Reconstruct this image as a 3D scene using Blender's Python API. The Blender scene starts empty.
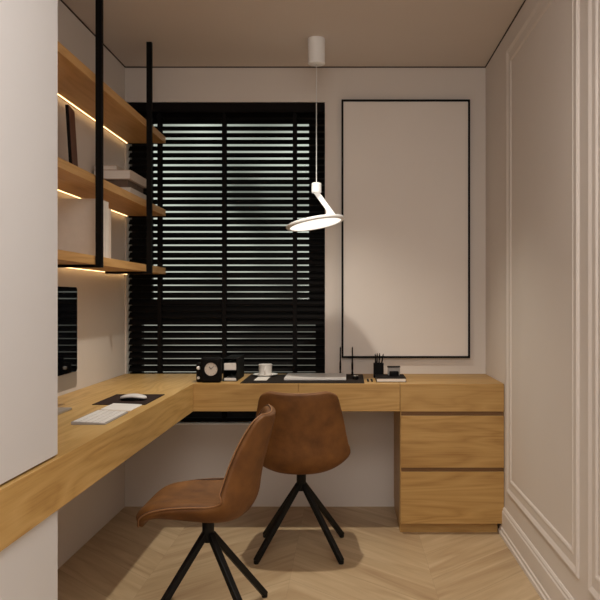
import bpy, math, random
from mathutils import Vector, Matrix
random.seed(4)
R = math.radians
C = bpy.context.scene.collection

# ------------------------------------------------------------ camera, world, lights, exposure
D = 4.32            # distance camera - back wall
CH = 2.50           # ceiling height
XL, XR = -1.262, 0.788
DT = 0.755          # desk top height
cam_d = bpy.data.cameras.new('camera'); cam = bpy.data.objects.new('camera', cam_d); C.objects.link(cam)
cam.location = (0, 0, 1.18); cam.rotation_euler = (R(90), 0, 0)
cam_d.lens = 45.6; cam_d.sensor_width = 36; cam_d.shift_x = -0.0783; cam_d.shift_y = -0.0017
cam_d.clip_start = 0.02
bpy.context.scene.camera = cam
sc = bpy.context.scene
sc.view_settings.view_transform = 'Standard'; sc.view_settings.look = 'None'
sc.view_settings.gamma = 1; sc.view_settings.exposure = 0.20; sc.view_settings.use_curve_mapping = False

w = bpy.data.worlds.new('outdoors'); sc.world = w; w.use_nodes = True
nt = w.node_tree; nt.nodes.clear()
wo = nt.nodes.new('ShaderNodeOutputWorld'); bg = nt.nodes.new('ShaderNodeBackground')
tc = nt.nodes.new('ShaderNodeTexCoord'); nz = nt.nodes.new('ShaderNodeTexNoise'); cr = nt.nodes.new('ShaderNodeValToRGB')
nz.inputs['Scale'].default_value = 6.0; nz.inputs['Detail'].default_value = 2
cr.color_ramp.elements[0].position = 0.40; cr.color_ramp.elements[0].color = (0.20, 0.205, 0.185, 1)
cr.color_ramp.elements[1].position = 0.55; cr.color_ramp.elements[1].color = (0.66, 0.68, 0.62, 1)
nt.links.new(tc.outputs['Generated'], nz.inputs['Vector']); nt.links.new(nz.outputs['Fac'], cr.inputs['Fac'])
sx = nt.nodes.new('ShaderNodeSeparateXYZ'); mr = nt.nodes.new('ShaderNodeMapRange'); g2 = nt.nodes.new('ShaderNodeValToRGB'); mu = nt.nodes.new('ShaderNodeMix')
mu.data_type = 'RGBA'; mu.blend_type = 'MULTIPLY'; mu.inputs['Factor'].default_value = 1.0
nt.links.new(tc.outputs['Generated'], sx.inputs[0]); nt.links.new(sx.outputs['Z'], mr.inputs['Value']); mr.inputs['From Min'].default_value = -0.2; mr.inputs['From Max'].default_value = 0.25
nt.links.new(mr.outputs['Result'], g2.inputs['Fac'])
g2.color_ramp.elements[0].position = 0.2; g2.color_ramp.elements[0].color = (0.62, 0.56, 0.52, 1); g2.color_ramp.elements[1].position = 0.75; g2.color_ramp.elements[1].color = (0.97, 1.0, 0.96, 1)
nt.links.new(cr.outputs['Color'], mu.inputs['A']); nt.links.new(g2.outputs['Color'], mu.inputs['B']); nt.links.new(mu.outputs['Result'], bg.inputs['Color']); nt.links.new(bg.outputs['Background'], wo.inputs['Surface'])
bg.inputs['Strength'].default_value = 1.0

def lamp(name, kind, loc, rot, energy, col, **kw):
    l = bpy.data.lights.new(name, kind); l.energy = energy; l.color = col
    for k, v in kw.items(): setattr(l, k, v)
    o = bpy.data.objects.new(name, l); C.objects.link(o); o.location = loc; o.rotation_euler = rot
    return o
# downlight over the chairs, set by its shadows; added overhead fill, out of view
lamp('downlight', 'SPOT', (-0.25, 3.42, 2.46), (0, 0, 0), 78, (1.0, 0.93, 0.80), spot_size=R(99), spot_blend=1.0, shadow_soft_size=0.03)
lamp('overhead_fill', 'AREA', (0.10, 1.30, 2.46), (R(9), 0, 0), 35, (1.0, 0.945, 0.89), shape='RECTANGLE', size=1.1, size_y=2.2)

lamp('frontal_fill', 'AREA', (0.0, -1.5, 1.75), (R(90), 0, 0), 14, (1.0, 0.95, 0.90), shape='RECTANGLE', size=1.3, size_y=1.3)  # added frontal fill behind the camera, softens the shading

# ------------------------------------------------------------ materials
def mat(name, col, rough=0.6, metal=0.0, spec=0.5, emit=None, es=0.0, trans=0.0, coat=0.0):
    m = bpy.data.materials.new(name); m.use_nodes = True
    b = m.node_tree.nodes['Principled BSDF']
    b.inputs['Base Color'].default_value = (*col, 1); b.inputs['Roughness'].default_value = rough
    b.inputs['Metallic'].default_value = metal; b.inputs['Specular IOR Level'].default_value = spec
    b.inputs['Transmission Weight'].default_value = trans; b.inputs['Coat Weight'].default_value = coat
    if emit: b.inputs['Emission Color'].default_value = (*emit, 1); b.inputs['Emission Strength'].default_value = es
    return m
def N(m, t, **kw):
    n = m.node_tree.nodes.new(t)
    for k, v in kw.items(): setattr(n, k, v)
    return n
def L(m, a, b): m.node_tree.links.new(a, b)
def math_n(m, op, a, b=None, c=None):
    n = N(m, 'ShaderNodeMath', operation=op)
    for i, v in enumerate((a, b, c)):
        if v is None: continue
        if isinstance(v, (int, float)): n.inputs[i].default_value = v
        else: L(m, v, n.inputs[i])
    return n.outputs[0]
def ramp(m, fac, stops):
    r = N(m, 'ShaderNodeValToRGB'); e = r.color_ramp.elements
    while len(e) < len(stops): e.new(0.5)
    for i, (p, c) in enumerate(stops): e[i].position = p; e[i].color = (*c, 1)
    L(m, fac, r.inputs['Fac']); return r.outputs['Color']
def mottled(name, c1, c2, scale, rough, bump=0.0, detail=4, bscale=None, **kw):
    m = mat(name, c1, rough, **kw); b = m.node_tree.nodes['Principled BSDF']
    t = N(m, 'ShaderNodeTexCoord'); n = N(m, 'ShaderNodeTexNoise'); n.inputs['Scale'].default_value = scale; n.inputs['Detail'].default_value = detail
    L(m, t.outputs['Object'], n.inputs['Vector'])
    L(m, ramp(m, n.outputs['Fac'], [(0.3, c1), (0.7, c2)]), b.inputs['Base Color'])
    if bump:
        n2 = N(m, 'ShaderNodeTexNoise'); n2.inputs['Scale'].default_value = bscale or scale * 8; n2.inputs['Detail'].default_value = 3
        L(m, t.outputs['Object'], n2.inputs['Vector'])
        bp = N(m, 'ShaderNodeBump'); bp.inputs['Strength'].default_value = bump; bp.inputs['Distance'].default_value = 0.002
        L(m, n2.outputs['Fac'], bp.inputs['Height']); L(m, bp.outputs['Normal'], b.inputs['Normal'])
    return m
def wood(name, axis, light, mid, dark, rough=0.45, off=0.0):
    m = mat(name, mid, rough); b = m.node_tree.nodes['Principled BSDF']
    t = N(m, 'ShaderNodeTexCoord'); mp = N(m, 'ShaderNodeMapping'); L(m, t.outputs['Object'], mp.inputs['Vector'])
    s = [7.0, 7.0, 7.0]; s[axis] = 0.75; mp.inputs['Scale'].default_value = s; mp.inputs['Location'].default_value = (off, off * 1.7, off * 0.6)
    n = N(m, 'ShaderNodeTexNoise'); n.inputs['Scale'].default_value = 1.0; n.inputs['Detail'].default_value = 2.5; n.inputs['Distortion'].default_value = 0.7
    L(m, mp.outputs['Vector'], n.inputs['Vector'])
    rings = math_n(m, 'PINGPONG', math_n(m, 'MULTIPLY', n.outputs['Fac'], 9.0), 0.5)       # growth rings -> cathedral figure
    mp2 = N(m, 'ShaderNodeMapping'); L(m, t.outputs['Object'], mp2.inputs['Vector'])
    s2 = [160.0, 160.0, 160.0]; s2[axis] = 5.0; mp2.inputs['Scale'].default_value = s2
    n2 = N(m, 'ShaderNodeTexNoise'); n2.inputs['Scale'].default_value = 1.0; n2.inputs['Detail'].default_value = 3
    L(m, mp2.outputs['Vector'], n2.inputs['Vector'])
    f = math_n(m, 'ADD', math_n(m, 'MULTIPLY', rings, 0.55), math_n(m, 'MULTIPLY', n2.outputs['Fac'], 0.45))
    f = math_n(m, 'ADD', math_n(m, 'MULTIPLY', f, 0.7), math_n(m, 'MULTIPLY', n.outputs['Fac'], 0.3))
    L(m, ramp(m, f, [(0.18, dark), (0.38, mid), (0.62, light)]), b.inputs['Base Color'])
    return m

OL, OM, OD = (0.66, 0.44, 0.175), (0.55, 0.34, 0.115), (0.38, 0.205, 0.055)
M = {}
M['oak_x'] = wood('oak_grain_across', 0, (0.56, 0.345, 0.125), (0.46, 0.268, 0.083), (0.33, 0.165, 0.042))
M['oak_y'] = wood('oak_grain_lengthwise', 1, OL, OM, OD, off=3.1)
M['oak_shelf'] = wood('shelf_oak', 1, (0.72, 0.44, 0.175), (0.64, 0.365, 0.135), (0.52, 0.27, 0.085), off=7.7)
M['oak_dark'] = mat('oak_recess_shade', (0.20, 0.10, 0.035), 0.6)
M['wall'] = mottled('wall_paint', (0.71, 0.65, 0.60), (0.73, 0.67, 0.62), 2.0, 0.85, 0.05, bscale=300)
M['wall_r'] = mottled('panelled_wall_paint', (0.71, 0.65, 0.60), (0.73, 0.67, 0.62), 2.0, 0.7)
M['ceil'] = mottled('ceiling_paint', (0.70, 0.62, 0.56), (0.72, 0.64, 0.58), 2.0, 0.9)
M['gap'] = mat('shadow_gap_black', (0.05, 0.03, 0.022), 0.8)
M['lacquer'] = mat('white_lacquer', (0.70, 0.70, 0.71), 0.5)
M['black'] = mat('black_powder_coat', (0.004, 0.0035, 0.0035), 0.6, spec=0.12)
M['blind'] = mat('black_blind', (0.004, 0.003, 0.003), 0.7, spec=0.12)
M['white'] = mat('white_metal', (0.94, 0.95, 0.96), 0.35)
M['cord'] = mat('white_cord', (0.7, 0.7, 0.7), 0.5)
M['led'] = mat('led_warm', (1, 0.8, 0.5), 0.5, emit=(1.0, 0.66, 0.30), es=3.6)
M['diffuser'] = mat('lamp_diffuser', (0.9, 0.87, 0.8), 0.5, emit=(0.40, 0.37, 0.33), es=2.6)
M['canvas'] = mottled('blank_canvas', (0.80, 0.74, 0.69), (0.82, 0.76, 0.71), 3.0, 0.8, 0.1, bscale=500)
M['leather'] = mottled('brown_suede_leather', (0.115, 0.044, 0.011), (0.215, 0.090, 0.023), 14.0, 0.62, 0.35, detail=6, bscale=90, spec=0.35)
M['seam'] = mat('leather_seam', (0.07, 0.028, 0.012), 0.7)
M['leather_e'] = mottled('piping_highlight_leather', (0.28, 0.13, 0.05), (0.34, 0.17, 0.07), 20.0, 0.55)
M['leg'] = mat('chair_leg_black', (0.006, 0.006, 0.006), 0.5, spec=0.25)
M['screen'] = mat('screen_glass', (0.003, 0.003, 0.004), 0.03, spec=0.5)
M['alu'] = mat('aluminium', (0.48, 0.44, 0.41), 0.4, metal=0.7)
M['plastic_w'] = mat('white_plastic', (0.66, 0.63, 0.61), 0.4)
M['kb'] = mat('keyboard_gap_shade', (0.34, 0.32, 0.30), 0.5)  # white body greyed to paint the shade between the keys
M['keys'] = mat('key_white', (0.86, 0.84, 0.82), 0.4)
M['paper'] = mat('paper', (0.80, 0.75, 0.70), 0.8)
M['book_w'] = mottled('white_book_cloth', (0.66, 0.60, 0.54), (0.70, 0.64, 0.58), 30.0, 0.75)
M['book_c'] = mottled('cream_book_cloth', (0.60, 0.50, 0.42), (0.64, 0.54, 0.46), 30.0, 0.75)
M['book_b'] = mottled('taupe_book_cloth', (0.12, 0.08, 0.055), (0.15, 0.10, 0.07), 30.0, 0.75)
M['book_k'] = mat('black_book_cloth', (0.006, 0.005, 0.005), 0.7, spec=0.12)
M['mat'] = mottled('dark_desk_mat', (0.016, 0.011, 0.008), (0.022, 0.015, 0.012), 40, 0.8, spec=0.15)
M['pad'] = mottled('dark_mouse_mat', (0.022, 0.011, 0.009), (0.03, 0.015, 0.012), 40, 0.8, spec=0.2)
M['china'] = mat('white_china', (0.80, 0.76, 0.72), 0.25)
M['coffee'] = mat('coffee', (0.03, 0.012, 0.005), 0.2)
M['dial'] = mat('clock_dial', (0.62, 0.55, 0.49), 0.5)
M['chrome'] = mat('chrome', (0.75, 0.73, 0.7), 0.2, metal=1.0)
M['brown'] = mat('brown_frame_face', (0.16, 0.06, 0.03), 0.5)
M['glass'] = mat('clear_glass', (1, 1, 1), 0.0, trans=1.0); M['glass'].node_tree.nodes['Principled BSDF'].inputs['IOR'].default_value = 1.45
M['grey'] = mat('smoked_grey', (0.30, 0.27, 0.25), 0.3)
M['frame'] = mat('window_frame_black', (0.012, 0.011, 0.011), 0.5)

# thin architectural pane: lets daylight through with a weak mirror reflection
pm = bpy.data.materials.new('window_pane'); pm.use_nodes = True; pn = pm.node_tree; pn.nodes.clear()
po = pn.nodes.new('ShaderNodeOutputMaterial'); px = pn.nodes.new('ShaderNodeMixShader'); pt = pn.nodes.new('ShaderNodeBsdfTransparent'); pg = pn.nodes.new('ShaderNodeBsdfGlossy')
pg.inputs['Roughness'].default_value = 0.02; px.inputs[0].default_value = 0.03; pt.inputs['Color'].default_value = (0.93, 0.95, 0.94, 1)
pn.links.new(pt.outputs[0], px.inputs[1]); pn.links.new(pg.outputs[0], px.inputs[2]); pn.links.new(px.outputs[0], po.inputs[0])
M['pane'] = pm

# chevron oak floor
def chevron_floor():
    m = mat('chevron_oak_floor', (0.4, 0.28, 0.18), 0.45); b = m.node_tree.nodes['Principled BSDF']
    t = N(m, 'ShaderNodeTexCoord'); s = N(m, 'ShaderNodeSeparateXYZ'); L(m, t.outputs['Object'], s.inputs[0])
    W, P = 0.60, 0.30
    u = math_n(m, 'ADD', s.outputs['X'], 0.24 + 2.4)
    pp = math_n(m, 'PINGPONG', u, W)
    col = math_n(m, 'FLOOR', math_n(m, 'DIVIDE', u, W))
    q = math_n(m, 'ADD', s.outputs['Y'], pp)
    qs = math_n(m, 'ADD', math_n(m, 'DIVIDE', q, P), 0.333)
    row = math_n(m, 'FLOOR', qs); fr = math_n(m, 'FRACT', qs)
    idv = N(m, 'ShaderNodeCombineXYZ'); L(m, row, idv.inputs[0]); L(m, col, idv.inputs[1])
    wn = N(m, 'ShaderNodeTexWhiteNoise'); wn.noise_dimensions = '3D'; L(m, idv.outputs[0], wn.inputs['Vector'])
    al = math_n(m, 'ADD', math_n(m, 'MULTIPLY', pp, 1.4142), math_n(m, 'MULTIPLY', wn.outputs['Value'], 9.0))
    v1 = N(m, 'ShaderNodeCombineXYZ'); L(m, math_n(m, 'MULTIPLY', al, 1.6), v1.inputs[0]); L(m, math_n(m, 'MULTIPLY', q, 11.0), v1.inputs[1]); L(m, math_n(m, 'MULTIPLY', wn.outputs['Value'], 20.0), v1.inputs[2])
    n1 = N(m, 'ShaderNodeTexNoise'); n1.inputs['Scale'].default_value = 1.0; n1.inputs['Detail'].default_value = 4; n1.inputs['Distortion'].default_value = 0.8; L(m, v1.outputs[0], n1.inputs['Vector'])
    v2 = N(m, 'ShaderNodeCombineXYZ'); L(m, math_n(m, 'MULTIPLY', al, 6.0), v2.inputs[0]); L(m, math_n(m, 'MULTIPLY', q, 130.0), v2.inputs[1])
    n2 = N(m, 'ShaderNodeTexNoise'); n2.inputs['Scale'].default_value = 1.0; n2.inputs['Detail'].default_value = 2; L(m, v2.outputs[0], n2.inputs['Vector'])
    f = math_n(m, 'ADD', math_n(m, 'MULTIPLY', n1.outputs['Fac'], 0.72), math_n(m, 'MULTIPLY', n2.outputs['Fac'], 0.10))
    f = math_n(m, 'ADD', f, math_n(m, 'MULTIPLY', wn.outputs['Value'], 0.14))
    c = ramp(m, f, [(0.24, (0.33, 0.205, 0.110)), (0.46, (0.48, 0.345, 0.20)), (0.68, (0.62, 0.47, 0.295))])
    e = math_n(m, 'MINIMUM', fr, math_n(m, 'SUBTRACT', 1.0, fr))
    e2 = math_n(m, 'MINIMUM', pp, math_n(m, 'SUBTRACT', W, pp))
    seam = math_n(m, 'MAXIMUM', math_n(m, 'LESS_THAN', e, 0.006), math_n(m, 'LESS_THAN', e2, 0.0006))
    mx = N(m, 'ShaderNodeMix', data_type='RGBA'); L(m, math_n(m, 'MULTIPLY', seam, 0.3), mx.inputs['Factor']); L(m, c, mx.inputs['A']); mx.inputs['B'].default_value = (0.14, 0.08, 0.045, 1)
    L(m, mx.outputs['Result'], b.inputs['Base Color'])
    return m
M['floor'] = chevron_floor()

# ------------------------------------------------------------ mesh helpers
class MB:
    def __init__(s): s.v = []; s.f = []
    def add(s, vs, fs):
        k = len(s.v); s.v += [Vector(v) for v in vs]; s.f += [tuple(i + k for i in f) for f in fs]; return s
    def box(s, x0, x1, y0, y1, z0, z1):
        return s.add([(x0, y0, z0), (x1, y0, z0), (x1, y1, z0), (x0, y1, z0), (x0, y0, z1), (x1, y0, z1), (x1, y1, z1), (x0, y1, z1)],
                     [(0, 3, 2, 1), (4, 5, 6, 7), (0, 1, 5, 4), (1, 2, 6, 5), (2, 3, 7, 6), (3, 0, 4, 7)])
    def prism(s, pts, z0, z1):
        n = len(pts)
        return s.add([(x, y, z0) for x, y in pts] + [(x, y, z1) for x, y in pts],
                     [tuple(range(n))[::-1], tuple(range(n, 2 * n))] + [(i, (i + 1) % n, n + (i + 1) % n, n + i) for i in range(n)])
    def lathe(s, prof, c=(0, 0, 0), n=40, mtx=None):
        vs = []; m = len(prof)
        for i in range(n):
            a = 2 * math.pi * i / n
            for r, z in prof:
                p = Vector((r * math.cos(a), r * math.sin(a), z))
                if mtx: p = mtx @ p
                vs.append(p + Vector(c))
        fs = []
        for i in range(n):
            j = (i + 1) % n
            for k in range(m - 1): fs.append((i * m + k, j * m + k, j * m + k + 1, i * m + k + 1))
        if prof[0][0] > 1e-5: fs.append(tuple(i * m for i in range(n))[::-1])
        if prof[-1][0] > 1e-5: fs.append(tuple(i * m + m - 1 for i in range(n)))
        return s.add(vs, fs)
    def tube(s, pts, r, n=8, closed=False, radii=None, rot=0.0):
        pts = [Vector(p) for p in pts]; k = len(pts); vs = []; fs = []; up = Vector((0, 0, 1))
        prev = None
        for i, p in enumerate(pts):
            a = pts[(i - 1) % k] if (closed or i > 0) else p; b = pts[(i + 1) % k] if (closed or i < k - 1) else p
            t = (b - a).normalized()
            if prev is None:
                ref = up if abs(t.dot(up)) < 0.95 else Vector((0, 1, 0)); e1 = t.cross(ref).normalized()
            else: e1 = (prev - t * prev.dot(t)).normalized()
            prev = e1; e2 = t.cross(e1); rr = radii[i] if radii else r
            for j in range(n):
                an = 2 * math.pi * j / n + rot; vs.append(p + e1 * math.cos(an) * rr + e2 * math.sin(an) * rr)
        for i in range(k if closed else k - 1):
            i2 = (i + 1) % k
            for j in range(n): fs.append((i * n + j, i * n + (j + 1) % n, i2 * n + (j + 1) % n, i2 * n + j))
        if not closed: fs.append(tuple(range(n))[::-1]); fs.append(tuple(range((k - 1) * n, k * n)))
        return s.add(vs, fs)
    def xf(s, mtx): s.v = [mtx @ v for v in s.v]; return s
    def build(s, name, m, parent=None, origin=None, bevel=0.0, smooth=False, seg=2, subsurf=0):
        org = Vector(origin) if origin else (Vector(parent.location) if parent else Vector((0, 0, 0)))
        me = bpy.data.meshes.new(name)
        base = org
        me.from_pydata([v - base for v in s.v], [], s.f); me.validate()
        import bmesh
        bm = bmesh.new(); bm.from_mesh(me)
        bmesh.ops.remove_doubles(bm, verts=bm.verts, dist=1e-6); bmesh.ops.recalc_face_normals(bm, faces=bm.faces)
        bm.to_mesh(me); bm.free()
        me.materials.append(m)
        if smooth:
            for p in me.polygons: p.use_smooth = True
            if smooth != 'all': me.set_sharp_from_angle(angle=R(35))
        o = bpy.data.objects.new(name, me); C.objects.link(o)
        if parent: o.parent = parent
        else: o.location = org
        if bevel:
            b = o.modifiers.new('bevel', 'BEVEL'); b.width = bevel; b.segments = seg; b.limit_method = 'ANGLE'; b.angle_limit = R(40)
        if subsurf:
            b = o.modifiers.new('subsurf', 'SUBSURF'); b.levels = subsurf; b.render_levels = subsurf
        return o
def tag(o, label, cat, group=None):
    o['label'] = label; o['category'] = cat
    if group: o['group'] = group
    return o
def thing(name, loc, label, cat, group=None):
    o = bpy.data.objects.new(name, None); C.objects.link(o); o.location = loc; o.empty_display_size = 0.1
    return tag(o, label, cat, group)
def struct(o): o['kind'] = 'structure'; return o
def box(*a): return MB().box(*a)

# ------------------------------------------------------------ room shell
YF = -1.6
struct(box(XL - 0.2, XR + 0.2, YF - 0.2, D + 0.3, -0.1, 0.0).build('floor', M['floor']))
struct(box(XL - 0.2, XR + 0.2, YF - 0.2, D + 0.3, CH, CH + 0.1).build('ceiling', M['ceil']))
struct(box(XL - 0.2, XL, YF, D, 0, CH).build('wall_left', M['wall']))
struct(box(XR, XR + 0.2, YF, D, 0, CH).build('wall_right', M['wall_r']))
struct(box(XL - 0.2, XR + 0.2, YF - 0.2, YF, 0, CH).build('wall_front', M['wall']))
WX0, WX1, WZ0, WZ1 = -1.254, -0.125, 0.478, 2.300
wb = MB(); T = 0.24
wb.box(XL - 0.2, WX0, D, D + T, 0, CH); wb.box(WX1, XR + 0.2, D, D + T, 0, CH)
wb.box(WX0, WX1, D, D + T, 0, WZ0 - 0.010); wb.box(WX0, WX1, D, D + T, WZ1, CH)
struct(wb.build('wall_back', M['wall']))
# black strips painted as the shade of a gap under the ceiling
g = 0.006
struct(box(XL + 0.004, XR - 0.004, D - 0.004, D, CH - g, CH).build('trim_1', M['gap']))
struct(box(XL, XL + 0.004, -1.6, D, CH - g, CH).build('trim_2', M['gap']))
struct(box(XR - 0.004, XR, YF, D, CH - g, CH).build('trim_3', M['gap']))
# baseboard on the panelled wall (extruded stepped profile)
def extrude_y(prof, y0, y1):     # prof: (depth from right wall, z)
    n = len(prof); mb = MB()
    return mb.add([(XR - d, y0, z) for d, z in prof] + [(XR - d, y1, z) for d, z in prof],
                  [tuple(range(n)), tuple(range(n, 2 * n))[::-1]] + [(i, n + i, n + (i + 1) % n, (i + 1) % n) for i in range(n)])
bb = [(0, 0), (0.024, 0), (0.024, 0.018), (0.018, 0.022), (0.018, 0.036), (0.013, 0.040), (0.013, 0.118), (0.009, 0.124), (0.009, 0.132), (0.004, 0.140), (0, 0.140)]
struct(extrude_y(bb, YF, 3.845).build('baseboard_right', M['wall_r'], bevel=0.0012))
# picture-frame mouldings: mitred frames swept from a profile
def moulding(name, y0, y1, z0, z1, wd=0.080):
    prof = [(0, 0), (0.004, 0.000), (0.010, 0.006), (0.010, 0.012), (0.006, 0.022), (0.003, 0.028), (0.003, 0.060), (0.006, 0.065), (0.006, 0.070), (0.004, 0.076), (0, wd)]
    corners = [((y0, z0), (1, 1)), ((y1, z0), (-1, 1)), ((y1, z1), (-1, -1)), ((y0, z1), (1, -1))]
    vs = []; n = len(prof)
    for (cy, cz), (sy, sz) in corners:
        for d, o_ in prof: vs.append((XR - d, cy + sy * o_, cz + sz * o_))
    fs = [(i * n + k, i * n + k + 1, ((i + 1) % 4) * n + k + 1, ((i + 1) % 4) * n + k) for i in range(4) for k in range(n - 1)]
    fs += [(i * n + n - 1, i * n, ((i + 1) % 4) * n, ((i + 1) % 4) * n + n - 1) for i in range(4)]
    struct(MB().add(vs, fs).build(name, M['wall_r']))
moulding('trim_4', 2.575, 3.72, 0.232, 2.40)
moulding('trim_5', 1.31, 2.465, 0.232, 2.40)
moulding('trim_6', 0.03, 1.20, 0.232, 2.40)

struct(box(WX0 + 0.001, WX1 - 0.001, D - 0.030, D + 0.10, WZ0 - 0.010, WZ0).build('trim_7', M['white'], bevel=0.001))  # sill whitened and pushed out to stand in for its lit edge
# window in its reveal, behind the blind
win = bpy.data.objects.new('window_1', None); C.objects.link(win); win.location = (-0.68, D + 0.15, WZ0); win['kind'] = 'structure'
fy0, fy1 = D + 0.115, D + 0.165
fr = MB(); fr.box(WX0, -1.197, fy0, fy1, WZ0, WZ1); fr.box(-0.183, WX1, fy0, fy1, WZ0, WZ1)
fr.box(-1.197, -0.183, fy0, fy1, WZ0, WZ0 + 0.10); fr.box(-1.197, -0.183, fy0, fy1, 2.215, WZ1); fr.box(-1.197, -0.183, fy0, fy1, 1.045, 1.172)
fr.build('window_frame', M['frame'], win)
sa = MB(); sa.box(-1.197, -1.140, fy0 + 0.005, fy1 - 0.005, 1.172, 2.215); sa.box(-0.222, -0.183, fy0 + 0.005, fy1 - 0.005, 1.172, 2.215)
sa.build('sash', M['frame'], win)
box(-1.197, -0.183, fy1 - 0.022, fy1 - 0.016, WZ0 + 0.10, 1.045).build('lower_pane', M['pane'], win)
box(-1.140, -0.222, fy1 - 0.022, fy1 - 0.016, 1.172, 2.215).build('upper_pane', M['pane'], win)

# ------------------------------------------------------------ venetian blind
bl = thing('venetian_blind', (-0.68, D + 0.04, WZ0), 'wide black venetian blind covering the window behind the desk', 'blind')
box(WX0 + 0.004, WX1 - 0.002, D + 0.004, D + 0.062, 2.243, 2.298).build('headrail', M['blind'], bl, bevel=0.002)
SP, SW, ST = 0.0382, 0.0406, R(47)
sl = MB(); z = 2.233; i = 0
while z > 0.53:
    cy, cz = D + 0.036, z
    dy, dz = math.cos(ST) * SW / 2, math.sin(ST) * SW / 2       # room-side edge low
    th = 0.0014; ny, nz_ = -math.sin(ST) * th, math.cos(ST) * th
    mid_y, mid_z = ny * 1.6, nz_ * 1.6
    pr = [(cy - dy - ny, cz - dz - nz_), (cy + dy - ny, cz + dz - nz_), (cy + dy + ny, cz + dz + nz_), (cy + mid_y, cz + mid_z), (cy - dy + ny, cz - dz + nz_)]
    x0, x1 = WX0 + 0.006, WX1 - 0.003; n = 5
    sl.add([(x0, a, b) for a, b in pr] + [(x1, a, b) for a, b in pr], [tuple(range(n)), tuple(range(n, 2 * n))[::-1]] + [(k, n + k, n + (k + 1) % n, (k + 1) % n) for k in range(n)])
    z -= SP; i += 1
sl.build('slats', M['blind'], bl)
box(WX0 + 0.006, WX1 - 0.003, D + 0.018, D + 0.054, WZ0 + 0.004, WZ0 + 0.022).build('bottom_rail', M['blind'], bl, bevel=0.002)
for x in (-1.071, -0.702, -0.298):
    t = MB(); t.box(x - 0.012, x + 0.012, D + 0.0195, D + 0.0205, WZ0 + 0.015, 2.25); t.box(x - 0.012, x + 0.012, D + 0.0525, D + 0.0535, WZ0 + 0.015, 2.25)
    t.build('ladder_tape', M['blind'], bl)

# ------------------------------------------------------------ built-in desk
DF = 3.80; LX = -0.770; ZB = 0.618; DE = D - 0.002
dk = thing('corner_desk', (-0.9, 3.9, ZB), 'long L-shaped oak wall desk running along the left wall and under the window', 'desk')
box(XL + 0.002, LX, -1.5, DE, ZB, DT).build('side_worktop', M['oak_y'], dk, bevel=0.0004)
box(LX + 0.0005, 0.264, DF + 0.020, DE, ZB + 0.004, DT).build('back_worktop', M['oak_x'], dk, bevel=0.001)
xm = -0.243
for a, b in ((LX + 0.0005, xm - 0.001), (xm + 0.001, 0.2645)):
    box(a, b, DF, DF + 0.0195, ZB, DT).build('drawer_front', M['oak_x'], dk, bevel=0.001)
# drawer cabinet
dc = thing('drawer_cabinet', (0.52, 4.06, 0), 'oak cabinet of three deep drawers standing against the panelled wall', 'cabinet')
cx0, cx1 = 0.2665, 0.787
box(cx0, cx1, DF + 0.020, DE, 0.05, DT).build('carcass', M['oak_x'], dc, bevel=0.001)
box(cx0, cx1 - 0.002, DF, DF + 0.0195, ZB - 0.001, DT).build('drawer', M['oak_x'], dc, bevel=0.001)
for z0, z1 in ((0.336, 0.595), (0.056, 0.315)):
    box(cx0 + 0.004, cx1 - 0.002, DF, DF + 0.0195, z0, z1).build('drawer', M['oak_x'], dc, bevel=0.001)
box(cx0 + 0.002, cx1 - 0.026, DF + 0.045, DE, 0.0, 0.05).build('plinth', M['oak_x'], dc)
for z0, z1 in ((0.595, ZB - 0.001), (0.315, 0.336)):
    box(cx0 + 0.006, cx1 - 0.004, DF + 0.014, DF + 0.0198, z0, z1).build('groove_shade', M['oak_dark'], dc)  # darker strips painted as the shade in the gaps between drawers

# tall white cabinet, with the desk slab running through it
tc_ = thing('tall_cabinet', (-1.0, 1.0, 0), 'tall white handleless cabinet in the left foreground, split by the oak desk', 'cabinet')
box(XL + 0.002, -0.781, -1.5, 2.052, DT + 0.006, CH - 0.001).build('upper_cabinet', M['lacquer'], tc_, bevel=0.001)
box(XL + 0.002, -0.781, -1.5, 2.052, 0.0, ZB - 0.002).build('lower_cabinet', M['lacquer'], tc_, bevel=0.001)

# ------------------------------------------------------------ hanging shelf
sh = thing('hanging_shelf', (-1.15, 3.3, 1.30), 'three-tier oak shelf hung from the ceiling on black metal posts', 'shelf')
SX1 = -1.030; SY0 = 2.056; SY1 = D - 0.002
tiers = [1.357, 1.687, 2.100]
for k, z in enumerate(tiers):
    box(XL + 0.002, SX1, SY0, SY1, z - 0.036, z).build('shelf_board', M['oak_shelf'], sh, bevel=0.001)
    s_ = box(XL + 0.013, XL + 0.0175, SY0 + 0.02, SY1 - 0.012, z - 0.0385, z - 0.0358).build('light_strip', M['led'], sh)
    s_['label'] = 'glowing warm light strip'
for y in (3.12, 3.91):
    box(-1.0295, -1.003, y - 0.011, y + 0.011, 1.309, CH).build('post', M['black'], sh, bevel=0.001)
    box(XL + 0.020, -1.0295, y - 0.011, y + 0.011, 1.309, 1.3205).build('crossbar', M['black'], sh, bevel=0.001)

# ------------------------------------------------------------ framed blank panel
pf = thing('picture_frame', (0.333, D - 0.01, 0.845), 'large blank pale canvas in a thin black frame on the back wall', 'picture')
a, b, z0, z1 = -0.031, 0.696, 0.846, 2.308; fwid = 0.011
f_ = MB(); f_.box(a, a + fwid, D - 0.025, D - 0.0005, z0, z1); f_.box(b - fwid, b, D - 0.025, D - 0.0005, z0, z1)
f_.box(a + fwid, b - fwid, D - 0.025, D - 0.0005, z0, z0 + fwid); f_.box(a + fwid, b - fwid, D - 0.025, D - 0.0005, z1 - fwid, z1)
f_.build('frame', M['black'], pf)
box(a + fwid, b - fwid, D - 0.018, D - 0.002, z0 + fwid, z1 - fwid).build('canvas', M['canvas'], pf)

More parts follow.
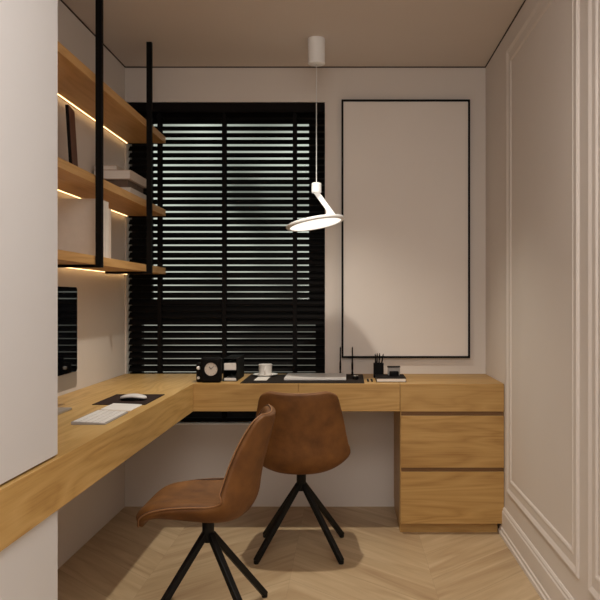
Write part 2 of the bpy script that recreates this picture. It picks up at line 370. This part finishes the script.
# ------------------------------------------------------------ pendant lamp
px_, py_ = -0.155, 3.855
pl = thing('pendant_lamp', (px_, py_, CH), 'white pendant lamp with a tilted glowing disc hanging over the desk', 'lamp')
MB().lathe([(0.0, CH - 0.130), (0.038, CH - 0.130), (0.0435, CH - 0.127), (0.0435, CH - 0.0005), (0, CH - 0.0005)], (px_, py_, 0)).build('canopy', M['white'], pl, smooth=True)
MB().tube([(px_, py_, CH - 0.129), (px_, py_, 1.765)], 0.0022).build('cord', M['cord'], pl, smooth=True)
MB().lathe([(0, 1.718), (0.022, 1.718), (0.025, 1.722), (0.025, 1.764), (0.022, 1.768), (0, 1.768)], (px_, py_, 0)).build('joint', M['white'], pl, smooth=True)
Rm = Matrix.Rotation(R(-10.5), 3, 'Y') @ Matrix.Rotation(R(-4.5), 3, 'X')
dcen = Vector((-0.161, 3.855, 1.568))
lamp_disc = MB().lathe([(0, 0.006), (0.142, 0.006), (0.149, 0.003), (0.150, -0.002), (0.149, -0.008), (0.144, -0.011), (0.132, -0.011), (0.131, -0.0088), (0, -0.0088)], dcen, 64, Rm).build('lamp_disc', M['white'], pl, smooth=True)
MB().lathe([(0, -0.0105), (0.129, -0.0105), (0.1305, -0.0098), (0.1305, -0.0089), (0, -0.0089)], dcen, 64, Rm).build('diffuser', M['diffuser'], lamp_disc, origin=pl.location, smooth=True)
arm = MB(); aw = 0.007
A0 = (-0.176, 1.727); A1 = (-0.144, 1.727); B1 = (-0.048, 1.594); B0 = (-0.108, 1.582); B2 = (-0.104, 1.628)
pts = [A0, B2, B0, B1, A1]; n = 5
arm.add([(x, py_ - aw, z) for x, z in pts] + [(x, py_ + aw, z) for x, z in pts], [tuple(range(n)), tuple(range(n, 2 * n))[::-1]] + [(k, n + k, n + (k + 1) % n, (k + 1) % n) for k in range(n)])
arm.build('arm', M['white'], pl, bevel=0.002)

# ------------------------------------------------------------ chairs
PROF = [ # y, z, half width, edge lift, thickness(centre)
 (0.226, 0.378, .140, -.004, .020), (0.212, 0.414, .174, -.002, .032), (0.170, 0.436, .197, .006, .046), (0.105, 0.440, .207, .018, .056),
 (0.030, 0.434, .212, .030, .060), (-.050, 0.428, .218, .040, .058), (-.108, 0.434, .226, .060, .052), (-.145, 0.466, .222, .078, .042),
 (-.164, 0.520, .211, .080, .031), (-.178, 0.575, .201, .076, .027), (-.194, 0.630, .191, .070, .025), (-.211, 0.685, .180, .060, .023),
 (-.226, 0.738, .168, .044, .021), (-.232, 0.763, .142, .030, .016)]
def prof(v):
    v = max(0, min(len(PROF) - 1.0001, v)); i = int(v); t = v - i
    P = [PROF[max(0, min(len(PROF) - 1, i + k))] for k in (-1, 0, 1, 2)]
    return [0.5 * (2 * b + (c - a) * t + (2 * a - 5 * b + 4 * c - d) * t * t + (-a + 3 * b - 3 * c + d) * t ** 3) for a, b, c, d in zip(*P)]
VM = len(PROF) - 1
def surf(u, v, off=0.0):
    y, z, wd, e, th = prof(v)
    y0, z0 = prof(max(0, v - 0.05))[:2]; y1, z1 = prof(min(VM, v + 0.05))[:2]
    ty, tz = y1 - y0, z1 - z0; l = math.hypot(ty, tz); ty /= l; tz /= l
    ny, nz = tz, -ty
    a = abs(u)
    lift = e * a ** 2.4
    # the wings curl in: the normal turns towards the sitter's middle near the edge
    sx = -(e * 2.4 * a ** 1.4 / wd) * (1 if u > 0 else -1) if a > 1e-6 else 0.0
    k = 1 / math.sqrt(1 + sx * sx)
    top = max(0.0, (v - (VM - 1.2)) / 1.2)
    zz = (0.005 * a * a - 0.010 * max(0, (a - 0.8) / 0.2) ** 2) * top
    return Vector((u * wd + sx * k * off, y + ny * (lift + k * off), z + nz * (lift + k * off) + zz))
def patch(u0, u1, v0, v1, nu, nv, inner, outer):
    """closed slab between surf(.., inner(u,v)) and surf(.., outer(u,v)); u,v local are 0..1 for the offset functions"""
    mb = MB(); W_ = nu + 1; g = lambda i, j: j * W_ + i
    A, B = [], []
    for j in range(nv + 1):
        for i in range(nu + 1):
            s_, t_ = i / nu, j / nv; u = u0 + (u1 - u0) * s_; v = v0 + (v1 - v0) * t_
            A.append(surf(u, v, inner(s_, t_, u, v))); B.append(surf(u, v, outer(s_, t_, u, v)))
    n = len(A); fs = []
    for j in range(nv):
        for i in range(nu):
            q = (g(i, j), g(i + 1, j), g(i + 1, j + 1), g(i, j + 1)); fs.append(q); fs.append(tuple(n + k for k in q[::-1]))
    ring = [g(i, 0) for i in range(nu)] + [g(nu, j) for j in range(nv)] + [g(i, nv) for i in range(nu, 0, -1)] + [g(0, j) for j in range(nv, 0, -1)]
    for k in range(len(ring)):
        a_, b_ = ring[k], ring[(k + 1) % len(ring)]; fs.append((b_, a_, n + a_, n + b_))
    return mb.add(A + B, fs)
def make_chair(loc, rz, label):
    root = thing('desk_chair', (0, 0, 0), label, 'chair', 'brown leather chairs at the desk')
    def out(s_, t_, u, v):
        th = prof(v)[4]; return -(0.018 + (th - 0.018) * (1 - abs(u) ** 3) if th > 0.018 else th)
    shell = patch(-1, 1, 0, VM, 20, 44, lambda *a: 0.0, out).build('shell', M['leather'], root, smooth='all', subsurf=1)
    def puff(h, seams=()):
        def f(s_, t_, u, v):
            ed = min(1, 9 * min(s_, 1 - s_)) ; et = min(1, 9 * min(t_, 1 - t_))
            k = math.sqrt(max(0, 1 - (1 - ed) ** 2)) * math.sqrt(max(0, 1 - (1 - et) ** 2))
            for q in seams: k *= 1 - 0.75 * math.exp(-((v - q) / 0.16) ** 2)
            return 0.002 + h * k
        return f
    patch(-.93, .93, .25, 6.15, 20, 30, puff(0.017), lambda *a: -0.006).build('seat', M['leather'], root, smooth='all', subsurf=1)
    patch(-.93, .93, 6.7, VM - 0.2, 20, 34, puff(0.017, (10.2,)), lambda *a: -0.006).build('backrest', M['leather'], root, smooth='all', subsurf=1)
    # rim piping in lighter leather to paint its highlight; dark stitched seam just inside
    def loop(u_, va, vb, off):
        p = [surf(-u_ + 2 * u_ * i / 14, va, off) for i in range(15)] + [surf(u_, va + (vb - va) * i / 44, off) for i in range(1, 45)]
        return p + [surf(u_ - 2 * u_ * i / 14, vb, off) for i in range(1, 15)] + [surf(-u_, vb - (vb - va) * i / 44, off) for i in range(1, 44)]
    MB().tube(loop(1.0, 0.0, VM, -0.001), 0.0028, 8, closed=True).build('piping', M['leather_e'], shell, origin=(0, 0, 0), smooth='all')
    MB().tube(loop(.975, 0.09, VM - 0.09, 0.0014), 0.0026, 6, closed=True).build('seam', M['seam'], shell, origin=(0, 0, 0), smooth='all')
    # swivel post and spider legs
    MB().lathe([(0, .378), (.055, .378), (.055, .370), (.024, .366), (.022, .355), (.022, .285), (.019, .280), (0, .280)], n=24).build('post', M['leg'], root, smooth=True)
    for sx, sy in ((1, 1), (1, -1), (-1, 1), (-1, -1)):
        leg = MB().tube([(sx * .010, sy * .010, .310), (sx * .190, sy * .190, .012)], 0.0165, 4, rot=R(45)).build('leg', M['leg'], root, bevel=0.003)
        MB().lathe([(0, 0), (.0105, 0), (.012, .003), (.012, .016), (0, .02)], (sx * .189, sy * .189, 0), 12).build('foot', M['leg'], leg, origin=(0, 0, 0), smooth=True)
    root.location = loc; root.rotation_euler = (0, 0, rz)
    return root
ch0 = make_chair((-0.215, 3.575, 0), R(0), 'brown leather swivel chair seen from behind, facing the desk under the window')
ch1 = ch0.copy(); C.objects.link(ch1)
ch1.location = (-0.515, 2.82, 0); ch1.rotation_euler = (0, 0, R(90))
ch1['label'] = 'brown leather swivel chair seen from the side, facing the left wall, nearer the camera'
for c in list(ch0.children):
    d = c.copy(); C.objects.link(d); d.parent = ch1
    for g_ in list(c.children):
        e_ = g_.copy(); C.objects.link(e_); e_.parent = d

# ------------------------------------------------------------ things on the left desk
Z = DT
mo = thing('monitor', (-1.12, 2.775, Z), 'black computer monitor with a grey chin, half hidden by the white cabinet', 'monitor')
body = MB(); my0, my1, mz0, mz1 = 2.452, 3.10, 0.822, 1.228
def rrect(y0, y1, z0, z1, r, n=5):
    p = []
    for cy, cz, a0 in ((y1 - r, z1 - r, 0), (y0 + r, z1 - r, 90), (y0 + r, z0 + r, 180), (y1 - r, z0 + r, 270)):
        for k in range(n + 1): a = R(a0 + 90 * k / n); p.append((cy + r * math.cos(a), cz + r * math.sin(a)))
    return p
def plate_yz(pts, x0, x1):
    n = len(pts); return MB().add([(x0, y, z) for y, z in pts] + [(x1, y, z) for y, z in pts], [tuple(range(n)), tuple(range(n, 2 * n))[::-1]] + [(k, n + k, n + (k + 1) % n, (k + 1) % n) for k in range(n)])
plate_yz(rrect(my0, my1, mz0, mz1, 0.014), -1.116, -1.102).build('housing', M['alu'], mo, smooth=True)
box(-1.1015, -1.1005, my0, my1, 0.895, mz1 - 0.012).v
sg = plate_yz([p for p in rrect(my0 + 0.0005, my1 - 0.0005, 0.886, mz1 - 0.0005, 0.0135)], -1.102, -1.100)
sg.build('screen', M['screen'], mo)
plate_yz([(2.69, 0.765), (2.86, 0.765), (2.84, 0.95), (2.71, 0.95)], -1.14, -1.117).build('neck', M['alu'], mo)
box(-1.215, -1.053, 2.645, 2.912, Z, Z + 0.010).build('base', M['alu'], mo, bevel=0.003)

def wedge(x0, x1, y0, y1, z, h0, h1):   # h0 at x1 (user edge), h1 at x0
    return MB().add([(x0, y0, z), (x1, y0, z), (x1, y1, z), (x0, y1, z), (x0, y0, z + h1), (x1, y0, z + h0), (x1, y1, z + h0), (x0, y1, z + h1)],
                    [(0, 3, 2, 1), (4, 5, 6, 7), (0, 1, 5, 4), (1, 2, 6, 5), (2, 3, 7, 6), (3, 0, 4, 7)])
kb = thing('keyboard', (-0.873, 2.70, Z), 'slim white computer keyboard lying on the left desk', 'keyboard')
kx0, kx1, ky0, ky1 = -0.932, -0.815, 2.565, 2.832
wedge(kx0, kx1, ky0, ky1, Z, 0.005, 0.011).build('keyboard_body', M['kb'], kb, bevel=0.002)
def kz(x): return Z + 0.011 + (0.005 - 0.011) * (x - kx0) / (kx1 - kx0)
for r_ in range(5):
    w_ = (kx1 - kx0 - 0.010) / 5; xa = kx0 + 0.005 + r_ * w_ + 0.0018; xb = xa + w_ - 0.0036
    cols = 14; hw = (ky1 - ky0 - 0.008) / cols; c_ = 0
    while c_ < cols:
        span = 5 if (r_ == 4 and c_ == 4) else 1
        ya = ky0 + 0.004 + c_ * hw + 0.0012; yb = ya + hw * span - 0.0024
        za, zb = kz(xa), kz(xb)
        MB().add([(xa, ya, za - .001), (xb, ya, zb - .001), (xb, yb, zb - .001), (xa, yb, za - .001), (xa, ya, za + .0015), (xb, ya, zb + .0015), (xb, yb, zb + .0015), (xa, yb, za + .0015)],
                 [(0, 3, 2, 1), (4, 5, 6, 7), (0, 1, 5, 4), (1, 2, 6, 5), (2, 3, 7, 6), (3, 0, 4, 7)]).build('key', M['keys'], kb)
        c_ += span
tag(wedge(-0.932, -0.818, 2.872, 3.032, Z, 0.005, 0.010).build('trackpad', M['keys'], origin=(-0.87, 2.95, Z), bevel=0.002), 'flat white square trackpad between the keyboard and the dark mouse mat', 'trackpad')
tag(box(-1.022, -0.808, 3.045, 3.370, Z, Z + 0.003).build('mouse_mat', M['pad'], origin=(-0.92, 3.2, Z), bevel=0.001), 'dark brown rectangular mouse mat lying on the left desk', 'mouse mat')
ms = thing('computer_mouse', (-0.893, 3.175, Z + 0.003), 'curved white computer mouse on the dark mouse mat', 'mouse')
m_ = MB(); nx, ny_ = 16, 10; top = []; 
def mz(s, t): return 0.022 * max(0, math.sin(math.pi * (0.06 + 0.88 * s))) ** 0.55 * (1 - 0.35 * abs(2 * t - 1) ** 3)
vs = []
for i in range(nx + 1):
    for j in range(ny_ + 1):
        s, t = i / nx, j / ny_; hwid = 0.029 * (max(0.0, 1 - abs(2 * s - 1) ** 3.2)) ** 0.5 + 0.002
        vs.append((-0.948 + 0.112 * s, 3.175 + hwid * (2 * t - 1), Z + 0.0075 + mz(s, t)))
k = len(vs)
vs2 = [(x, y, max(Z + 0.0068, z - 0.006)) for x, y, z in vs]
vs3 = [(-0.893 + (x + 0.893) * 0.97, 3.175 + (y - 3.175) * 0.94, max(Z + 0.0066, z - 0.0065)) for x, y, z in vs]; vs4 = [(x, y, Z + 0.0033) for x, y, z in vs3]
g_ = lambda i, j: i * (ny_ + 1) + j
fs = []
for i in range(nx):
    for j in range(ny_):
        q = (g_(i, j), g_(i + 1, j), g_(i + 1, j + 1), g_(i, j + 1)); fs += [q, tuple(k + e for e in q[::-1])]
ring = [g_(i, 0) for i in range(nx)] + [g_(nx, j) for j in range(ny_)] + [g_(i, ny_) for i in range(nx, 0, -1)] + [g_(0, j) for j in range(ny_, 0, -1)]
for q in range(len(ring)): a_, b_ = ring[q], ring[(q + 1) % len(ring)]; fs.append((b_, a_, k + a_, k + b_))
MB().add(vs + vs2, fs).build('shell', M['plastic_w'], ms, smooth='all')
MB().add(vs3 + vs4, fs).build('underside', M['black'], ms, smooth='all')  # black fill under the arch also paints the shadow beneath the mouse

# ------------------------------------------------------------ things on the back desk
ck = thing('desk_clock', (-0.69, 3.87, Z), 'square black desk clock with a round pale dial at the inner corner of the desk', 'clock')
box(-0.744, -0.640, 3.852, 3.905, Z, Z + 0.128).build('case', M['black'], ck, bevel=0.014, seg=4)
cc = Vector((-0.689, 3.852, Z + 0.069))
Rx = Matrix.Rotation(R(90), 3, 'X')
dial = MB().lathe([(0, 0.0), (.033, 0.0), (.033, .0015), (0, .0015)], cc, 40, Rx).build('dial', M['dial'], ck, smooth=True)
MB().lathe([(.033, -0.001), (.036, -0.001), (.036, .003), (.034, .004), (.033, .003), (.033, -0.001)], cc, 40, Rx).build('bezel', M['black'], ck, smooth=True)
tk = MB()
for h in range(12):
    a = R(30 * h); d0, d1 = .026, .0305
    tk.tube([cc + Vector((math.sin(a) * d0, -.0019, math.cos(a) * d0)), cc + Vector((math.sin(a) * d1, -.0019, math.cos(a) * d1))], .0006, 4)
tk.build('hour_marks', M['black'], dial, origin=ck.location)
MB().tube([cc + Vector((0, -.0026, 0)), cc + Vector((-.009, -.0026, .013))], .0013, 4).build('hour_hand', M['black'], dial, origin=ck.location)
MB().tube([cc + Vector((0, -.0030, 0)), cc + Vector((.015, -.0030, .017))], .0009, 4).build('minute_hand', M['black'], dial, origin=ck.location)
box(-0.772, -0.735, 3.885, 3.945, Z, Z + 0.098).build('side_block', M['black'], ck, bevel=0.008, seg=3)  # dark block left of the clock; its white knobs stand in for glints
for zc, r_ in ((Z + 0.073, 0.0095), (Z + 0.022, 0.0075)):
    MB().lathe([(0, -0.004), (r_ * .8, -0.004), (r_, 0.0), (r_, .006), (r_ * .6, .010), (0, .010)], (-0.759, 3.886, zc), 20, Rx).build('glint_knob', M['white'], ck, smooth=True)

org = thing('desk_organizer', (-0.60, 4.03, Z), 'low black two-tier desk organizer beside the square clock', 'organizer')
ox0, ox1, oy0, oy1, oh = -0.638, -0.567, 3.915, 4.19, 0.118
o_ = MB(); tt = 0.003
o_.box(ox0, ox0 + tt, oy0, oy1, Z, Z + oh); o_.box(ox1 - tt, ox1, oy0, oy1, Z, Z + oh); o_.box(ox0 + tt, ox1 - tt, oy1 - tt, oy1, Z, Z + oh)
for zz in (0.0, 0.055, oh - tt): o_.box(ox0 + tt, ox1 - tt, oy0, oy1 - tt, Z + zz, Z + zz + tt)
o_.build('case', M['black'], org)
for zz, h, lab in ((tt, 0.013, 'lower'), (0.055 + tt, 0.036, 'upper')):
    ob = box(ox0 + tt + 0.001, ox1 - tt - 0.001, oy0 + 0.006, oy1 - 0.02, Z + zz + 0.0002, Z + zz + h).build('note_block', M['paper'], origin=((ox0 + ox1) / 2, 4.05, Z + zz), bevel=0.001)
    tag(ob, 'thin white note block on the bottom tier of the black organizer' if lab == 'lower' else 'thick white note block on the middle tier of the black organizer', 'note block', 'note blocks in the organizer')

mt = [(-0.538, 3.822), (0.088, 3.822), (0.088, 4.262), (-0.538, 4.262)]
tag(MB().prism(mt, Z, Z + 0.003).build('desk_mat', M['mat'], origin=(-0.22, 4.04, Z), bevel=0.001), 'long dark brown desk mat in front of the window', 'desk mat')
Z2 = Z + 0.003
sc_ = tag(MB().lathe([(0, 0), (.036, 0), (.040, .002), (.062, .006), (.068, .011), (.066, .012), (.055, .008), (.036, .004), (0, .004)], (-0.447, 4.165, Z2), 48).build('saucer', M['china'], origin=(-0.447, 4.165, Z2), smooth=True), 'white round saucer under the coffee cup', 'saucer')
cu = thing('coffee_cup', (-0.447, 4.165, Z2 + 0.004), 'white cylindrical coffee cup on a saucer in front of the blind', 'cup')
MB().lathe([(0, .001), (.030, .001), (.034, .004), (.037, .055), (.0385, .060), (.037, .061), (.035, .056), (.031, .008), (0, .006)], (-0.447, 4.165, Z2 + 0.004), 40).build('bowl', M['china'], cu, smooth=True)
hp = [(-0.447 + 0.010 * math.sin(0.3), 4.165 - 0.034 - 0.018 * math.sin(math.pi * i / 10), Z2 + 0.014 + 0.038 * i / 10) for i in range(11)]
MB().tube(hp, 0.0035, 8).build('handle', M['china'], cu, smooth='all')
MB().lathe([(0, .0495), (.0350, .0495), (.0350, .0505), (0, .0505)], (-0.447, 4.165, Z2 + 0.004), 32).build('coffee', M['coffee'], cu)
tag(MB().prism([(-0.482, 3.935), (-0.417, 3.935), (-0.413, 4.105), (-0.480, 4.105)], Z2, Z2 + 0.002).build('card', M['paper'], origin=(-0.45, 4.02, Z2)), 'small white card lying on the dark mat in front of the cup', 'card')
lp = thing('laptop', (-0.165, 4.06, Z2), 'closed pale slim laptop lying on the dark desk mat', 'laptop')
box(-0.327, -0.004, 3.93, 4.20, Z2 + 0.001, Z2 + 0.007).build('base', M['plastic_w'], lp, bevel=0.003)
box(-0.327, -0.004, 3.93, 4.20, Z2 + 0.0075, Z2 + 0.0125).build('lid', M['plastic_w'], lp, bevel=0.003)
for x in (-0.30, -0.03):
    for y in (3.955, 4.175): MB().lathe([(0, 0), (.006, 0), (.006, .0012), (0, .0012)], (x, y, Z2), 10).build('rubber_foot', M['black'], lp)

def pen_stand(x, y, z, label):
    t = thing('pen_stand', (x, y, z), label, 'pen stand', 'black upright pens on the mat')
    MB().lathe([(0, 0), (.013, 0), (.013, .003), (.006, .006), (.005, .018), (0, .018)], (x, y, z), 20).build('base', M['black'], t, smooth=True)
    MB().lathe([(0, .012), (.0035, .014), (.0055, .035), (.0055, .06), (.0038, .085), (.0034, .150), (.002, .156), (0, .156)], (x, y, z), 14).build('pen', M['black'], t, smooth=True)
pen_stand(-0.037, 4.225, Z2, 'black pen standing upright behind the right end of the laptop')
pen_stand(0.030, 4.225, Z2, 'black pen standing upright just left of the pencil cup, clear of the laptop')
ds = thing('paperweight', (0.045, 3.99, Z2), 'small round black paperweight with a silver cap on the right end of the mat', 'paperweight')
MB().lathe([(0, 0), (.013, 0), (.016, .004), (.016, .012), (.012, .016), (0, .016)], (0.045, 3.99, Z2), 24).build('base', M['black'], ds, smooth=True)
MB().lathe([(0, .016), (.014, .0165), (.015, .019), (.013, .021), (0, .021)], (0.045, 3.99, Z2), 24).build('cap', M['chrome'], ds, smooth=True)
for x, lab in ((0.109, 'left'), (0.129, 'right')):
    e = MB().box(x - 0.0052, x + 0.0052, 3.90, 4.00, Z, Z + 0.006).build('clip', M['black'], origin=(x, 3.95, Z), bevel=0.0028, seg=3)
    tag(e, 'small black oblong clip lying beside the dark mat' if lab == 'left' else 'small black oblong clip lying beside the black notebook', 'clip', 'small black clips by the mat')

pc = thing('pencil_cup', (0.171, 4.12, Z), 'black square pencil cup standing below the framed canvas', 'pencil cup')
p_ = MB(); x0, x1, y0, y1, h = 0.144, 0.198, 4.093, 4.147, 0.078
p_.box(x0, x1, y0, y1, Z, Z + 0.003); p_.box(x0, x0 + .003, y0, y1, Z + .003, Z + h); p_.box(x1 - .003, x1, y0, y1, Z + .003, Z + h)
p_.box(x0 + .003, x1 - .003, y0, y0 + .003, Z + .003, Z + h); p_.box(x0 + .003, x1 - .003, y1 - .003, y1, Z + .003, Z + h)
p_.build('cup', M['black'], pc)
for k, (bx, by, tx, ty, zt, lab) in enumerate(((.158, 4.12, .153, 4.12, .122, 'leftmost black pencil in the black pencil cup'), (.160, 4.11, .164, 4.112, .125, 'second black pencil from the left in the black pencil cup'),
                                   (.170, 4.13, .178, 4.132, .124, 'second black pencil from the right in the black pencil cup'), (.175, 4.11, .197, 4.112, .122, 'rightmost, most tilted black pencil in the black pencil cup'))):
    a = Vector((bx, by, Z + .0065)); b = Vector((tx, ty, Z + zt + 0.007)); d_ = (b - a).normalized()
    pcl = MB().tube([a, a + d_ * .004, b - d_ * .014, b], .003, 6, radii=[.0030, .0038, .0038, .0012]).build('pencil', M['black'], origin=a)
    tag(pcl, lab, 'pencil', 'pencils in the pencil cup')

def hard_book(name, x0, x1, y0, y1, z0, z1, cover, label, group, lying=True, spine='-y', origin=None, cat='book'):
    """book with boards, spine and page block; spine side '+x','-x','-y'; lying: boards horizontal, else boards face +-y"""
    t = thing(name, ((x0 + x1) / 2, (y0 + y1) / 2, z0), label, cat, group)
    bt = 0.003; ins = 0.004
    if lying:
        cv = MB(); cv.box(x0, x1, y0, y1, z0, z0 + bt); cv.box(x0, x1, y0, y1, z1 - bt, z1)
        if spine == '+x': cv.box(x1 - bt, x1, y0, y1, z0 + bt, z1 - bt); pg = (x0 + ins, x1 - bt, y0 + ins, y1 - ins)
        elif spine == 'xy': cv.box(x1 - bt, x1, y0, y1, z0 + bt, z1 - bt); cv.box(x0, x1 - bt, y0, y0 + bt, z0 + bt, z1 - bt); pg = (x0 + ins, x1 - bt, y0 + bt, y1 - ins)
        elif spine == '+y': cv.box(x0, x1, y1 - bt, y1, z0 + bt, z1 - bt); pg = (x0 + ins, x1 - ins, y0 + 0.001, y1 - bt)
        else: cv.box(x0, x0 + bt, y0, y1, z0 + bt, z1 - bt); pg = (x0 + bt, x1 - ins, y0 + ins, y1 - ins)
        cv.build('cover', cover, t, bevel=0.001)
        box(*pg, z0 + bt, z1 - bt).build('pages', M['paper'], t)
    else:   # upright, spine to +x (slightly rounded)
        cv = MB(); cv.box(x0, x1 - .002, y0, y0 + bt, z0, z1); cv.box(x0, x1 - .002, y1 - bt, y1, z0, z1)
        n = 6; cy = (y0 + y1) / 2; hw = (y1 - y0) / 2
        arc = [(x1 - .004 + .006 * math.cos(a), cy + hw * math.sin(a)) for a in [R(-90 + 180 * i / n) for i in range(n + 1)]]
        arc2 = [(x - .003, cy + (y - cy) * .9) for x, y in arc[::-1]]
        cv.prism(arc + arc2, z0, z1)
        cv.build('cover', cover, t)
        box(x0 + ins, x1 - .0045, y0 + bt, y1 - bt, z0 + ins, z1 - ins).build('pages', M['paper'], t)
    return t
hard_book('notebook', 0.150, 0.303, 3.878, 4.085, Z, Z + 0.021, M['book_k'], 'black-covered notebook with white page edges at the right end of the back desk', None, True, '+y', cat='notebook')
zb = Z + 0.021
gb = thing('desk_box', (0.252, 4.03, zb), 'little grey box with a dark lid standing on the black notebook', 'box')
box(0.216, 0.280, 4.015, 4.055, zb, zb + 0.042).build('body', M['grey'], gb, bevel=0.003)
box(0.214, 0.282, 4.013, 4.057, zb + 0.0425, zb + 0.047).build('lid', M['black'], gb, bevel=0.001)
MB().prism([(0.226, 4.013), (0.222, 3.985), (0.230, 3.978), (0.264, 3.978), (0.272, 3.985), (0.268, 4.013)], zb, zb + 0.024).build('dock', M['black'], gb, bevel=0.003)

# ------------------------------------------------------------ things on the shelves
z3, z2 = tiers[0], tiers[1]
y = 3.215
books = [(.036, .248, 'book_w', 'thick white hardback on the bottom shelf, nearest the camera'), (.030, .246, 'book_w', 'white hardback on the bottom shelf, second from the camera behind the black post'),
         (.034, .249, 'book_w', 'white hardback on the bottom shelf, third from the camera, right of the post'), (.036, .249, 'book_w', 'white hardback with its rounded spine right of the post, fourth from the camera'),
         (.034, .222, 'book_c', 'shorter cream hardback on the bottom shelf behind the white ones')]
for k, (th, h, m_n, lab) in enumerate(books):
    hard_book('book', -1.250, -1.050, y, y + th, z3, z3 + h, M[m_n], lab, 'upright books on the bottom shelf', False)
    y += th + 0.0008
bk = thing('bookend', (-1.10, y + 0.02, z3), 'thin black metal bookend behind the upright books', 'bookend')
box(-1.13, -1.060, y + 0.0006, y + 0.0036, z3, z3 + 0.145).build('upright_plate', M['black'], bk)
box(-1.13, -1.060, y + 0.0036, y + 0.07, z3, z3 + 0.002).build('base_plate', M['black'], bk)

G = 'books lying on the middle shelf'
hard_book('book', -1.240, -1.062, 3.73, 4.03, z2, z2 + 0.042, M['book_w'], 'white hardback at the bottom of the pile on the middle shelf', G, True, '+x')
hard_book('book', -1.238, -1.078, 3.735, 4.02, z2 + 0.042, z2 + 0.080, M['book_b'], 'taupe hardback in the middle of the lying pile', G, True, 'xy')
hard_book('book', -1.242, -1.060, 3.72, 4.03, z2 + 0.080, z2 + 0.126, M['book_c'], 'thick cream hardback near the top of the lying pile', G, True, '+x')
hard_book('book', -1.244, -1.128, 3.73, 3.93, z2 + 0.126, z2 + 0.150, M['book_c'], 'small cream book on top of the lying pile', G, True, '+x')

# dark picture frame leaning on the middle shelf, almost edge-on to the camera
pfm = thing('photo_frame', (-1.142, 3.20, z2), 'dark leaning photo frame seen almost edge-on on the middle shelf', 'photo frame')
fw, fh, ftk = 0.11, 0.298, 0.013
fm = MB().box(-fw / 2, fw / 2, 0, ftk, 0, fh).xf(Matrix.Identity(4))
fo = fm.build('frame', M['black'], origin=(0, 0, 0), bevel=0.001); fo.parent = pfm
fc = MB().box(-fw / 2 + .002, fw / 2 - .002, -0.002, -0.0002, 0.004, fh - .004).build('picture', M['brown'], origin=(0, 0, 0)); fc.parent = pfm
pfm.rotation_euler = (R(-3.5), 0, R(98))
